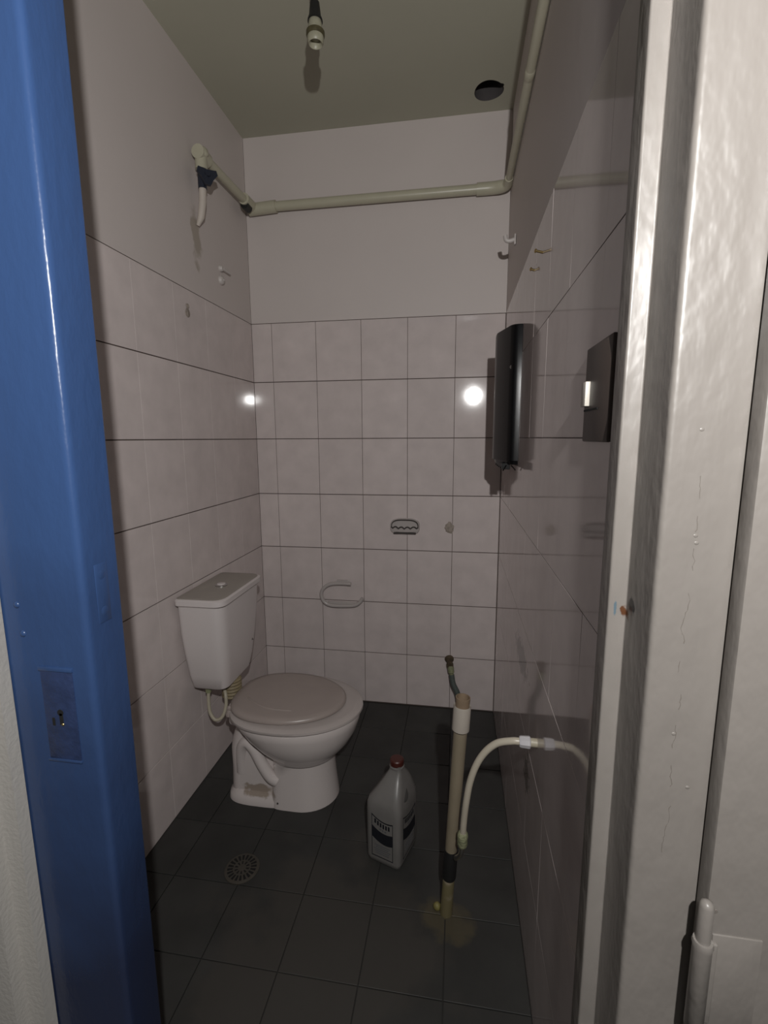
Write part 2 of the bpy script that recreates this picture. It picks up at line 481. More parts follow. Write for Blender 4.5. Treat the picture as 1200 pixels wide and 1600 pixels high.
# door leaf folded back against the wall, on the right edge
d1 = thing('door_1', 'cream painted door leaf folded back, only its hinge edge in view', 'door', (1.17, -1.60, 0), kind='structure')
obj('leaf', box(BM(), 1.1687, 1.82, -1.6137, -1.5915, 0.01, 2.08, 0.003), 'fwhite', d1, 40)
bm = BM(); box(bm, 1.176, 1.222, -1.6152, -1.610, 0.640, 0.752, 0.0008)
hl = obj('hinge_leaf', bm, 'fwhite', d1, 40)
bm = BM()
lathe(bm, (1.1655, -1.6185, 0.640), (0, 0, 1), [(0, 0.004), (0.004, 0.0088), (0.100, 0.0088), (0.104, 0.0098), (0.108, 0.0088)], 18)
box(bm, 1.1655, 1.180, -1.619, -1.611, 0.648, 0.744, 0.001)
obj('hinge_barrel', bm, 'fwhite', d1, 50)
bm = BM(); lathe(bm, (1.1655, -1.6185, 0.748), (0, 0, 1), [(0, 0.0066), (0.040, 0.0066), (0.044, 0.0052), (0.046, 0.002)], 16)
obj('hinge_pin', bm, 'fwhite', d1, 50)
bm = BM(); lathe(bm, (1.1765, -1.6130, 0.778), (0, -1, 0), [(0, 0.0026), (0.0012, 0.0022)], 10)
obj('screw_hole', bm, 'crack', d1)
for (xx, zz) in ((1.235, 1.098), (1.238, 1.066), (1.234, 1.12)):
    bm = BM(); lathe(bm, (xx, -1.6134, zz), (0, -1, 0), [(0, 0.0030), (0.0008, 0.0026)], 9)
    obj('paint_chip', bm, 'crack', d1)

# ------------------------------------------------------------------ toilet
TY = -0.600
toi = thing('toilet', 'white toilet with a square tank, lid closed, against the left wall', 'toilet', (0.33, TY, 0.0))
def egg(xb, xf, hw, z, n=44, yc=TY, pb=None):
    if pb is None: pb = 6.0 if z < 0.165 else 2.4
    xc = xb+(xf-xb)*0.46
    out = []
    for k in range(n):
        a = 2*PI*k/n
        c, s = math.cos(a), math.sin(a)
        if c >= 0: x = xc+(xf-xc)*c; y = hw*s
        else:
            x = xc-(xc-xb)*abs(c)**(2/pb); y = hw*math.copysign(abs(s)**(2/pb), s)
        out.append(Vector((x, yc+y, z)))
    return out
bm = BM()
loft(bm, [egg(*a) for a in ((0.29, 0.512, 0.108, 0.0), (0.29, 0.511, 0.107, 0.012), (0.295, 0.505, 0.103, 0.06), (0.30, 0.500, 0.099, 0.12), (0.30, 0.500, 0.099, 0.160),
     (0.285, 0.514, 0.114, 0.170), (0.265, 0.536, 0.132, 0.195), (0.235, 0.560, 0.153, 0.225), (0.20, 0.580, 0.170, 0.262),
     (0.175, 0.590, 0.178, 0.295), (0.160, 0.594, 0.182, 0.318), (0.160, 0.590, 0.178, 0.326))][0:])
# foot plate
loft(bm, [egg(0.125, 0.46, 0.104, 0.0, pb=4), egg(0.128, 0.46, 0.103, 0.020, pb=4), egg(0.150, 0.45, 0.088, 0.038, pb=4)])
# trapway body and its sculpted S ridge
pth = smoothpath([(0.34, TY, 0.21), (0.27, TY, 0.262), (0.205, TY, 0.255), (0.175, TY, 0.19), (0.172, TY, 0.10), (0.168, TY, 0.015)], 5)
n0 = len(bm.verts)
sweep(bm, pth, [0.048, 0.048, 0.048, 0.048, 0.046]+[0.043]*(len(pth)-5), 18)
bm.verts.ensure_lookup_table()
for v in bm.verts[n0:]: v.co.y = TY+(v.co.y-TY)*1.75
loft(bm, [[Vector((x, TY+sg, z)) for x, z in ((0.17, 0.02), (0.32, 0.02), (0.32, 0.22), (0.20, 0.24))] for sg in (-0.078, 0.078)])
for sg in (-1, 1):
    sweep(bm, smoothpath([(0.182, TY+sg*0.062, 0.10), (0.190, TY+sg*0.072, 0.19), (0.212, TY+sg*0.078, 0.222), (0.240, TY+sg*0.084, 0.205), (0.268, TY+sg*0.088, 0.155), (0.298, TY+sg*0.090, 0.110), (0.322, TY+sg*0.088, 0.095)], 6),
          [0.020]*37, 12)
bowl = obj('bowl', bm, 'ceramic', toi, 50)
# rear deck carrying the seat hinges
bm = BM()
loft(bm, [[Vector((x, y, z)) for x, y in rounded([(0.132, TY-0.060), (0.26, TY-0.11), (0.26, TY+0.11), (0.132, TY+0.060)], 0.03, 4)] for z in (0.275, 0.322, 0.328)])
obj('rear_deck', bm, 'ceramic', toi, 50)
# seat ring and lid
bm = BM()
loft(bm, [egg(0.150, 0.598, 0.184, 0.3285, pb=2.5), egg(0.147, 0.603, 0.188, 0.333, pb=2.5), egg(0.148, 0.602, 0.187, 0.340, pb=2.5), egg(0.158, 0.590, 0.176, 0.3455, pb=2.5), egg(0.165, 0.575, 0.168, 0.346, pb=2.5)])
obj('seat', bm, 'seatring', toi, 50)
bm = BM()
loft(bm, [egg(0.150, 0.536, 0.154, 0.3462, pb=2.5), egg(0.146, 0.543, 0.159, 0.350, pb=2.5), egg(0.147, 0.543, 0.159, 0.357, pb=2.5), egg(0.154, 0.536, 0.153, 0.363, pb=2.5),
          egg(0.172, 0.525, 0.137, 0.3655, pb=2.5), egg(0.23, 0.46, 0.08, 0.367, pb=2.5), egg(0.29, 0.39, 0.03, 0.3675, pb=2.5)])
sl = obj('seat_lid', bm, 'lidtop', toi, 60)
bm = BM()
sweep(bm, smoothpath([(0.205, TY-0.040, 0.3655), (0.25, TY-0.075, 0.3665), (0.31, TY-0.098, 0.3662), (0.385, TY-0.100, 0.3662)], 8), [0.0012]+[0.0034]*23+[0.0012], 8)
obj('moulded_ridge', bm, 'lidtop', sl, 60)
for sg in (-1, 1):
    bm = BM()
    lathe(bm, (0.160, TY+sg*0.085, 0.322), (0, 0, 1), [(0, 0.014), (0.010, 0.014), (0.014, 0.011), (0.030, 0.009), (0.034, 0.004)], 16)
    box(bm, 0.155, 0.178, TY+sg*0.085-0.010, TY+sg*0.085+0.010, 0.343, 0.353, 0.002)
    obj('seat_hinge', bm, 'lidtop', toi, 50)
# tank
KY = -0.557
def rrect(x0, x1, hw, z, r, yc=KY, seg=5):
    return [Vector((x, y, z)) for x, y in rounded([(x0, yc-hw), (x1, yc-hw), (x1, yc+hw), (x0, yc+hw)], [r*0.4, r, r, r*0.4], seg)]
bm = BM()
loft(bm, [rrect(0.022, 0.128, 0.096, 0.392, 0.03), rrect(0.016, 0.138, 0.106, 0.399, 0.036), rrect(0.012, 0.148, 0.122, 0.45, 0.042), rrect(0.010, 0.157, 0.138, 0.53, 0.045),
          rrect(0.008, 0.163, 0.149, 0.61, 0.045), rrect(0.008, 0.166, 0.155, 0.70, 0.044), rrect(0.008, 0.166, 0.156, 0.712, 0.044)])
tk = obj('tank', bm, 'tankw', toi, 40)
bm = BM()
loft(bm, [rrect(0.005, 0.172, 0.161, 0.7125, 0.04), rrect(0.004, 0.175, 0.164, 0.716, 0.04), rrect(0.004, 0.175, 0.164, 0.732, 0.04), rrect(0.006, 0.168, 0.158, 0.7365, 0.045), rrect(0.02, 0.15, 0.142, 0.738, 0.04)])
for f in bm.faces:
    if f.calc_center_median().z > 0.7368 or len(f.verts) > 4 and f.calc_center_median().z > 0.73: f.material_index = 1
tl = obj('tank_lid', bm, ['tankw', 'dusty_shaded'], toi, 40)
bm = BM(); lathe(bm, (0.090, KY-0.005, 0.7375), (0, 0, 1), [(0, 0.021), (0.004, 0.021), (0.006, 0.018), (0.0062, 0.016)], 28)
fb = obj('flush_button', bm, 'chrome', tl, 40)
bm = BM(); lathe(bm, (0.090, KY-0.005, 0.743), (0, 0, 1), [(0, 0.0145), (0.0025, 0.0145), (0.0035, 0.012)], 24)
obj('button_cap', bm, 'tankw', tl, 40)
bm = BM(); box(bm, 0.150, 0.1545, KY+0.080, KY+0.086, 0.500, 0.511, 0.0005); box(bm, 0.150, 0.1545, KY+0.088, KY+0.092, 0.497, 0.500, 0.0004)
obj('maker_mark', bm, 'fixd', tk)
# flush spud, supply tube
bm = BM(); lathe(bm, (0.110, KY-0.01, 0.322), (0, 0, 1), [(k*0.006, 0.036 if k % 2 else 0.031) for k in range(13)], 24)
obj('spud_gasket', bm, 'gasket', toi, 60)
bm = BM(); lathe(bm, (0.055, KY-0.075, 0.400), (0, 0, -1), [(0, 0.013), (0.010, 0.013), (0.012, 0.010), (0.032, 0.010)], 16)
obj('inlet_nut', bm, 'corroded', toi, 50)
bm = BM()
sweep(bm, smoothpath([(0.055, KY-0.075, 0.372), (0.056, KY-0.080, 0.335), (0.063, KY-0.086, 0.296), (0.082, KY-0.088, 0.272), (0.104, KY-0.080, 0.280), (0.113, KY-0.066, 0.315),
                      (0.108, KY-0.055, 0.352), (0.090, KY-0.035, 0.368), (0.06, KY-0.005, 0.36), (0.0, KY+0.02, 0.34)], 7), 0.0062, 12)
obj('supply_tube', bm, 'cream', toi, 60)
bm = BM(); lathe(bm, (0.325, TY-0.1035, 0.022), (0, -1, 0), [(0, 0.0035), (0.003, 0.003)], 10)
obj('bolt_hole', bm, 'fixd', toi)

# ------------------------------------------------------------------ water pipe round the top of the room
PZ, PR = 2.205, 0.0185
wp_ = thing('water_pipe', 'cream painted water pipe running round three walls under the ceiling', 'pipe', (0.5, -0.03, PZ))
YB, XL, XR = -0.026, 0.030, W-0.014
bm = BM(); sweep(bm, [(0.10, YB, PZ), (W-0.09, YB, PZ)], PR, 20)
obj('pipe_run', bm, 'pipe', wp_, 50)
bm = BM(); sweep(bm, [(XR, YB-0.06, PZ-0.006), (XR, -1.470, PZ-0.006)], 0.0125, 18)
obj('pipe_run', bm, 'pipe', wp_, 50)
bm = BM(); lathe(bm, (XR, -0.60, PZ-0.006), (0, -1, 0), [(0, 0.0125), (0.003, 0.0135), (0.030, 0.0135), (0.033, 0.0125)], 18)
obj('pipe_coupling', bm, 'pipe', wp_, 50)
bm = BM(); sweep(bm, [(XL+0.01, -0.07, PZ), (XL, -0.40, PZ)], PR*0.85, 18)
obj('pipe_run', bm, 'pipe', wp_, 50)
bm = BM()
sweep(bm, smoothpath([(W-0.13, YB, PZ), (W-0.08, YB, PZ), (W-0.045, YB-0.008, PZ-0.002), (XR-0.003, YB-0.03, PZ-0.005), (XR-0.001, YB-0.08, PZ-0.006)], 6), [0.0225]*13+[0.0225-0.0075*k/11 for k in range(12)], 20)
obj('elbow', bm, 'pipe', wp_, 50)
bm = BM()
sweep(bm, [(0.026, YB, PZ-0.006), (0.145, YB, PZ)], 0.0235, 20)
sweep(bm, [(XL+0.014, YB, PZ), (XL+0.011, YB-0.085, PZ)], 0.022, 20)
obj('tee_fitting', bm, 'pipe', wp_, 50)
bm = BM(); sweep(bm, [(0.040, -0.066, PZ-0.018), (0.040, -0.105, PZ-0.018)], 0.017, 16)
obj('tape_wrap', bm, 'tape', wp_, 50)
# valve on the left wall
bm = BM()
sweep(bm, [(XL, -0.375, PZ), (XL, -0.435, PZ)], 0.0225, 18)
sweep(bm, [(XL, -0.415, PZ+0.012), (XL, -0.415, PZ-0.048)], 0.020, 18)
lathe(bm, (XL, -0.415, PZ), (1, -0.3, 0.2), [(0, 0.016), (0.022, 0.015), (0.026, 0.010)], 14)
obj('valve_body', bm, 'pipe', wp_, 50)
bm = BM()
vc, vd, vn = Vector((XL+0.020, -0.420, PZ-0.068)), Vector((0.72, 0.69, 0)), Vector((0.69, -0.72, 0))
for sg in (-1, 1):
    loft(bm, [[vc + vd*(sg*a) + Vector((0, 0, z)) + vn*dn for a, z in ((0.0, 0.012), (0.030, 0.016), (0.034, 0.002), (0.020, -0.014), (0.010, -0.034), (0.0, -0.034))] for dn in (0.0, 0.012)])
sweep(bm, [vc-vn*0.02, vc+vn*0.018], 0.010, 12)
sweep(bm, [(XL, -0.415, PZ-0.045), (XL, -0.415, PZ-0.108)], 0.0145, 14)
obj('valve_handle', bm, 'blueblack', wp_, 40)
bm = BM(); sweep(bm, [(XL, -0.415, PZ-0.100), (XL-0.003, -0.415, PZ-0.15), (XL-0.012, -0.415, PZ-0.195), (XL-0.026, -0.415, PZ-0.222)], [0.0125, 0.0125, 0.012, 0.006], 14)
obj('down_stub', bm, 'stub', wp_, 50)

# ------------------------------------------------------------------ bare lamp holder
lx, ly = 0.510, -0.655
lamp = thing('lamp_holder', 'bare lamp holder with no bulb hanging by taped wires from the ceiling', 'lamp', (lx, ly, H))
bm = BM()
for dx in (-0.005, 0.006):
    sweep(bm, smoothpath([(lx+dx*0.4, ly, H+0.002), (lx+dx*1.6, ly-0.004, 2.455), (lx+dx, ly, 2.418), (lx+dx*0.6, ly, 2.39)], 5), 0.003, 8)
obj('cord', bm, 'wire', lamp, 60)
bm = BM(); lathe(bm, (lx, ly, 2.406), (0, 0, -1), [(0, 0.008), (0.004, 0.0125), (0.020, 0.0145), (0.034, 0.016), (0.042, 0.0195), (0.048, 0.0205)], 18)
obj('tape_wrap', bm, 'tape', lamp, 40)
bm = BM(); lathe(bm, (lx, ly, 2.362), (0, 0, -1), [(0, 0.014), (0.004, 0.0175), (0.016, 0.0185), (0.024, 0.0195), (0.030, 0.022)], 22)
obj('socket', bm, 'porcelain', lamp, 40)
bm = BM(); lathe(bm, (lx, ly, 2.335), (0, 0, -1), [(0, 0.0205), (0.002, 0.0250), (0.010, 0.0250), (0.013, 0.0215)], 22)
obj('dirty_ring', bm, 'dirtbrass', lamp, 40)
bm = BM(); lathe(bm, (lx, ly, 2.325), (0, 0, -1), [(0, 0.0205), (0.006, 0.0225), (0.016, 0.0215), (0.020, 0.0185), (0.016, 0.0145), (0.006, 0.0135)], 22)
obj('socket_rim', bm, 'porcelain', lamp, 40)

# ------------------------------------------------------------------ towel dispenser on the right wall
dsp = thing('towel_dispenser', 'black plastic paper towel dispenser fixed to the right wall', 'dispenser', (W, -0.42, 1.16))
half = [(W-0.0005, -0.570), (1.081, -0.5692), (1.072, -0.5670), (1.065, -0.5620), (1.059, -0.553), (1.030, -0.456), (1.0275, -0.447), (1.0265, -0.42)]
prof = half + [(x, -0.84-y) for x, y in half[-2::-1]]
def dring(z, k=1.0):
    return [Vector((W-(W-x)*k, -0.42+(y+0.42)*(0.5+0.5*k), z)) for x, y in prof]
bm = BM(); loft(bm, [dring(1.180), dring(1.190), dring(1.40), dring(1.577), dring(1.581, 0.985)])
obj('cover', bm, 'black', dsp, 35)
bm = BM(); loft(bm, [dring(1.168, 0.86), dring(1.181, 0.90)])
obj('base_tray', bm, 'black', dsp, 35)
for k in range(9):
    bm = BM(); y = -0.545+k*0.030
    box(bm, 1.046, 1.072, y, y+0.012, 1.152+0.006*(k % 2), 1.172, 0.001)
    obj('cutter_tooth', bm, 'black', dsp)
bm = BM(); sweep(bm, [(1.060, -0.545, 1.165), (1.050, -0.560, 1.150)], 0.002, 6); sweep(bm, [(1.075, -0.55, 1.165), (1.085, -0.572, 1.152)], 0.002, 6)
obj('broken_clip', bm, 'black', dsp)
bm = BM(); lathe(bm, (1.0655, -0.5575, 1.46), (-0.5, -1, 0), [(0, 0.006), (0.003, 0.0055)], 14)
obj('key_lock', bm, 'steel', dsp, 40)

# ------------------------------------------------------------------ back wall fittings
def on_back(x, y, Y=0.0): return px_on(x, y, Y)
c = on_back(633, 822)
sd = thing('soap_dish', 'small white ceramic soap dish with a scalloped lip on the back wall', 'soap dish', (c.x, 0, c.z))
bm = BM()
hw, hh = 0.066, 0.036
out = [(c.x+hw*math.copysign(abs(math.cos(a))**0.6, math.cos(a)), c.z+hh*(math.copysign(abs(math.sin(a))**(0.75 if math.sin(a) > 0 else 0.6), math.sin(a)))) for a in [2*PI*k/40 for k in range(40)]]
inn = [(c.x+(x-c.x)*0.86, c.z+0.004+(z-c.z)*0.74) for x, z in out]
loft(bm, [[Vector((x, 0.0, z)) for x, z in out], [Vector((x, -0.010, z)) for x, z in out], [Vector((c.x+(x-c.x)*0.96, -0.016, c.z+(z-c.z)*0.94)) for x, z in out],
          [Vector((x, -0.014, z)) for x, z in inn], [Vector((x, -0.002, z)) for x, z in inn]])
obj('backplate', bm, 'fixw', sd, 45)
bm = BM()
nk = 33
top = []
for k in range(nk):
    u = -1+2*k/(nk-1)
    top.append((c.x+u*0.060, c.z-0.008+0.0085*abs(math.sin(u*PI*2.25))))
loft(bm, [[Vector((x, -0.016-0.018*(1-((x-c.x)/0.064)**2), z)), Vector((x, -0.010, z)), Vector((x, -0.010, c.z-0.024)), Vector((x, -0.014-0.016*(1-((x-c.x)/0.064)**2), c.z-0.022))] for x, z in top])
obj('scalloped_lip', bm, 'fixw', sd, 40)
bm = BM(); sweep(bm, [(x, -0.0165-0.018*(1-((x-c.x)/0.064)**2), z+0.001) for x, z in top], 0.0032, 8)
obj('lip_shade_line', bm, 'fixd', sd, 60)  # dark line paints the shade behind the scalloped lip
bm = BM(); box(bm, c.x-0.050, c.x+0.050, -0.0200, -0.010, c.z-0.0325, c.z-0.0255, 0.001)
obj('drip_slot', bm, 'fixd', sd)
bm = BM()
sweep(bm, [(x, -0.0172, z) for x, z in [(c.x+(x-c.x)*0.90, c.z+(z-c.z)*0.86) for x, z in out] if z > c.z-0.004], 0.0018, 8)
obj('dirty_rim', bm, 'fixd', sd)

c = on_back(534, 928)
ph = thing('paper_holder', 'white moulded toilet paper holder loop on the back wall', 'paper holder', (c.x, 0, c.z))
def pb(x, y): 
    p = on_back(x, y, -0.012); return (p.x, -0.019, p.z)
pts = [pb(549, 912), pb(535, 911), pb(517, 912), pb(506, 919), pb(503, 929), pb(507, 939), pb(518, 945), pb(540, 946), pb(555, 945), pb(563, 940), pb(567, 934)]
bm = BM(); sp = smoothpath(pts, 6); sweep(bm, sp, 0.0085, 12)
obj('loop', bm, 'fixw', ph, 60)
bm = BM(); a1, a2 = pb(526, 907), pb(545, 909); box(bm, a1[0], a2[0], -0.012, 0.0, a1[2]-0.016, a1[2]+0.002, 0.003)
obj('wall_boss', bm, 'fixw', ph, 40)
bm = BM(); a1, a2 = pb(512, 943), pb(560, 946); box(bm, a1[0], a2[0], -0.010, 0.0, a2[2]-0.006, a2[2]+0.012, 0.003)
obj('wall_foot', bm, 'fixw', ph, 40)

# cement patch where a fitting is missing
c = on_back(702, 825)
bm = BM(); bmesh.ops.create_icosphere(bm, subdivisions=3, radius=1.0)
for v in bm.verts:
    k = 1+random.uniform(-0.22, 0.22)
    v.co = Vector((c.x+v.co.x*0.020*k, v.co.y*0.004, c.z+v.co.z*0.024*k))
M['patch'] = mat('cement_patch', (0.42, 0.36, 0.31), 0.9, var=0.5, vscale=70, bump=0.5, bscale=120)
tag(obj('plaster_patch', bm, 'patch', None, 60, origin=(c.x, 0, c.z)), 'small rough brownish cement patch right of the soap dish', 'patch')

# corroded outlet at the foot of the back wall
c = on_back(702, 1030)
ot = thing('water_outlet', 'corroded water outlet with a short kinked grey tube low on back wall', 'water outlet', (c.x, 0, c.z))
bm = BM(); lathe(bm, (c.x, 0.002, c.z), (0.1, -1, -0.2), [(0, 0.022), (0.006, 0.020), (0.010, 0.014), (0.034, 0.013), (0.038, 0.016), (0.052, 0.015)], 14)
obj('stub', bm, 'rust', ot, 40)
bm = BM(); lathe(bm, (c.x+0.006, -0.040, c.z-0.012), (0.15, -0.2, -1), [(0, 0.012), (0.010, 0.015), (0.030, 0.014), (0.034, 0.010), (0.052, 0.009)], 12)
obj('nut', bm, 'corroded', ot, 40)
bm = BM()
sweep(bm, smoothpath([(c.x+0.012, -0.048, c.z-0.050), (c.x+0.020, -0.056, c.z-0.090), (c.x+0.040, -0.064, c.z-0.130), (c.x+0.046, -0.068, c.z-0.17), (c.x+0.044, -0.072, c.z-0.225)], 7), 0.0125, 14)
obj('tube', bm, 'greytube', ot, 60)

# ------------------------------------------------------------------ standing drain pipe and hose
dp = thing('drain_pipe', 'old cream drain pipe standing up from the floor beside the right wall', 'pipe', (0.902, -0.976, 0.0))
A = Vector((0.902, -0.976, -0.004)); B = Vector((0.9335, -0.976, 0.603))
ax = (B-A).normalized()
bm = BM(); sweep(bm, [A+ax*0.10, A+(B-A)*0.93], [0.0150, 0.0172], 20)
obj('pipe', bm, 'drainpipe', dp, 50)
bm = BM(); lathe(bm, A, ax, [(0, 0.0165), (0.13, 0.0150), (0.135, 0.013)], 20)
obj('floor_stub', bm, 'drainpipe', dp, 50)
bm = BM(); lathe(bm, A+ax*0.112, ax, [(0, 0.0165), (0.006, 0.0185), (0.060, 0.0180), (0.085, 0.0155)], 20)
obj('tape_wrap', bm, 'tape', dp, 50)
bm = BM(); lathe(bm, A+(B-A)*0.885, ax, [(0, 0.0180), (0.003, 0.0215), (0.064, 0.0215), (0.068, 0.0205), (0.066, 0.0175), (0.050, 0.0170)], 24)
obj('coupling', bm, 'coupling', dp, 40)
bm = BM(); lathe(bm, A+(B-A)*0.955, ax, [(0, 0.016), (0.038, 0.0178), (0.046, 0.0180), (0.0462, 0.0158), (0.02, 0.0150)], 24)
obj('stained_end', bm, 'pipe_in', dp, 40)
bm = BM(); lathe(bm, A+(B-A)*0.883, ax, [(0, 0.0182), (0.004, 0.0205), (0.008, 0.0205)], 20)
obj('dirt_ring', bm, 'rust', dp, 40)
bm = BM(); bmesh.ops.create_icosphere(bm, subdivisions=2, radius=1.0)
for v in bm.verts: v.co = Vector((0.878+v.co.x*0.010*(1+random.uniform(-.2, .2)), -0.972+v.co.y*0.010, 0.010+v.co.z*0.012))
M['gunk'] = mat('yellowish_sealant', (0.22, 0.19, 0.06), 0.6, var=0.4, vscale=60)
obj('sealant_blob', bm, 'gunk', dp, 70)

hs = thing('water_hose', 'cream flexible water hose curving from right wall down to the drain pipe', 'hose', (W, -1.08, 0.60))
hp = [(1.058, -1.085, 0.5905), (1.040, -1.083, 0.588), (1.010, -1.075, 0.574), (0.985, -1.068, 0.545), (0.966, -1.062, 0.505), (0.953, -1.056, 0.455), (0.946, -1.050, 0.400), (0.942, -1.040, 0.345), (0.940, -1.030, 0.290)]
bm = BM(); sweep(bm, smoothpath(hp, 8), 0.0078, 16)
obj('tube', bm, 'hose', hs, 60)
bm = BM(); lathe(bm, (1.056, -1.0852, 0.5905), (1, -0.05, 0.02), [(0, 0.0105), (0.003, 0.0125), (0.022, 0.0135), (0.024, 0.0110)], 8)
obj('nut', bm, 'nut', hs, 30)
bm = BM(); lathe(bm, (1.078, -1.0862, 0.5910), (1, -0.05, 0.02), [(0, 0.0095), (0.016, 0.0095)], 18)
obj('threaded_nipple', bm, 'cream', hs, 50)
bm = BM(); lathe(bm, (0.940, -1.031, 0.298), (-0.02, 0.12, -1), [(0, 0.0095), (0.004, 0.0125), (0.012, 0.0135), (0.020, 0.0125), (0.036, 0.0135), (0.044, 0.010)], 12)
obj('corroded_nut', bm, 'corroded', hs, 50)
bm = BM(); sweep(bm, smoothpath([(0.939, -1.026, 0.258), (0.938, -1.022, 0.235), (0.934, -1.012, 0.212), (0.924, -0.996, 0.188)], 5), 0.0062, 12)
obj('metal_tail', bm, 'steel', hs, 60)

# ------------------------------------------------------------------ jug
JC = Vector((0.7336, -0.803, 0.0)); ang = math.radians(-18.6)
jg = thing('plastic_jug', 'cloudy white plastic jug with red cap and black printed label on the floor', 'jug', JC)
jx = Vector((math.cos(ang), math.sin(ang), 0)); jy = Vector((-math.sin(ang), math.cos(ang), 0))
def J(x, y, z): return JC + jx*x + jy*y + Vector((0, 0, z))
def jr(hx, hy, z, r, cx=0.0, cy=0.0):
    return [J(x, y, z) for x, y in rounded([(cx-hx, cy-hy), (cx+hx, cy-hy), (cx+hx, cy+hy), (cx-hx, cy+hy)], r, 4)]
bm = BM()
loft(bm, [jr(0.047, 0.057, 0.0, 0.014), jr(0.054, 0.064, 0.006, 0.017), jr(0.0565, 0.0665, 0.020, 0.018), jr(0.0565, 0.0665, 0.165, 0.018), jr(0.056, 0.066, 0.190, 0.02), jr(0.052, 0.062, 0.206, 0.022),
          jr(0.040, 0.050, 0.232, 0.022, 0.007, 0.004), jr(0.029, 0.036, 0.254, 0.018, 0.010, 0.008), jr(0.021, 0.021, 0.272, 0.012, 0.012, 0.008), jr(0.0185, 0.0185, 0.280, 0.0108, 0.012, 0.008), jr(0.0185, 0.0185, 0.292, 0.0108, 0.012, 0.008)])
obj('body', bm, 'jug', jg, 50)
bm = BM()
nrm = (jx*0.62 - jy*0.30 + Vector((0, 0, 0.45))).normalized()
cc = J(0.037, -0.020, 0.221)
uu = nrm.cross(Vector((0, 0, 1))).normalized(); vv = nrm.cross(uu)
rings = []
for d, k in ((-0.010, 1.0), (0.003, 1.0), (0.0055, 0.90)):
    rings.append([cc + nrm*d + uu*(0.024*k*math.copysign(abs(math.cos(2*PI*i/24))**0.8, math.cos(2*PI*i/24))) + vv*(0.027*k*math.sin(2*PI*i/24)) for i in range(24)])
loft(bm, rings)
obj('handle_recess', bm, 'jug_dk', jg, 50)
bm = BM(); lathe(bm, J(0.012, 0.008, 0.288), (0, 0, 1), [(0, 0.019), (0.003, 0.0215), (0.016, 0.021), (0.019, 0.018), (0.0195, 0.010)], 24)
obj('cap', bm, 'cap', jg, 40)
bm = BM(); lathe(bm, J(0.012, 0.008, 0.281), (0, 0, 1), [(0, 0.0195), (0.002, 0.0225), (0.005, 0.0225), (0.007, 0.0195)], 24)
obj('neck_ring', bm, 'jug', jg, 40)
# printed label: frame, swooping dark band, lines of print too blurred to read
def patch(pts2, face, name, mt, parent=None, d=0.0006):
    """flat print polygon on a jug face: face 0 = label side (-y), face 1 = right side (+x)"""
    bm = BM(); rings = []
    for off in (0.0, d):
        if face == 0: rings.append([J(u, -0.0665-off, v) for u, v in pts2])
        else: rings.append([J(0.0565+off, u, v) for u, v in pts2])
    loft(bm, rings)
    return obj(name, bm, mt, parent or jg)
def swoop(u, z0, amp, hwid): return z0+amp*((u/hwid-0.15)**2)-0.004*u/hwid
for face, hw in ((0, 0.034), (1, 0.042)):
    us = [-hw+2*hw*k/12 for k in range(13)]
    zb = 0.026
    top = [(u, swoop(u, 0.148, 0.009, hw)) for u in us]
    band = patch([(u, swoop(u, 0.110, 0.010, hw)) for u in us] + [(u, swoop(u, 0.074, 0.010, hw)) for u in us[::-1]], face, 'label_band', 'ink')
    patch(top + [(u, z-0.0035) for u, z in top[::-1]], face, 'label_frame', 'ink')
    for s in (-1, 1):
        patch([(s*hw-0.0008, zb), (s*hw+0.0008, zb), (s*hw+0.0008, swoop(s*hw, 0.148, 0.009, hw)), (s*hw-0.0008, swoop(s*hw, 0.148, 0.009, hw))], face, 'label_frame', 'ink', None, 0.0005)
    patch([(-hw, zb), (hw, zb), (hw, zb+0.0025), (-hw, zb+0.0025)], face, 'label_frame', 'ink', None, 0.0004)
    for k in range(6):                                     # heavy blurred letters of the heading
        u = -hw*0.74+k*hw*0.26; z = swoop(u, 0.126, 0.009, hw)
        patch([(u, z), (u+hw*0.16, z-0.0005), (u+hw*0.16, z+0.0135), (u, z+0.014)], face, 'heading_print', 'ink', None, 0.0005)
    for k in range(3):
        u = -hw*0.25+k*hw*0.24; z = swoop(u, 0.1155, 0.009, hw)
        patch([(u, z), (u+hw*0.16, z), (u+hw*0.16, z+0.0055), (u, z+0.006)], face, 'small_print', 'labelg', None, 0.0005)
    for k in range(5):
        z = 0.064-k*0.0065; w2 = hw*random.uniform(0.55, 0.8)
        patch([(-w2, z), (w2, z-0.001), (w2, z+0.002), (-w2, z+0.003)], face, 'small_print', 'labelg', None, 0.0005)

# ------------------------------------------------------------------ floor drain
DC = Vector((0.305, -0.936, 0.0))
fd = thing('floor_drain', 'round slotted plastic drain cover set in the floor before the toilet', 'drain', DC)
bm = BM(); lathe(bm, DC+Vector((0, 0, -0.002)), (0, 0, 1), [(0, 0.050), (0.004, 0.050), (0.0058, 0.046), (0.0060, 0.030)], 40)
obj('cover', bm, 'drain', fd, 40)
for ring, (r0, r1, cnt) in enumerate(((0.026, 0.042, 20), (0.012, 0.021, 10))):
    for k in range(cnt):
        a = 2*PI*k/cnt
        e = Vector((math.cos(a), math.sin(a), 0)); f = Vector((-math.sin(a), math.cos(a), 0))
        w0, w1 = (0.0022, 0.0036) if ring == 0 else (0.0014, 0.0026)
        bm = BM()
        loft(bm, [[DC+e*r0-f*w0+Vector((0, 0, z)), DC+e*r0+f*w0+Vector((0, 0, z)), DC+e*r1+f*w1+Vector((0, 0, z)), DC+e*r1-f*w1+Vector((0, 0, z))] for z in (0.002, 0.0045)])
        obj('slot', bm, 'dark', fd)

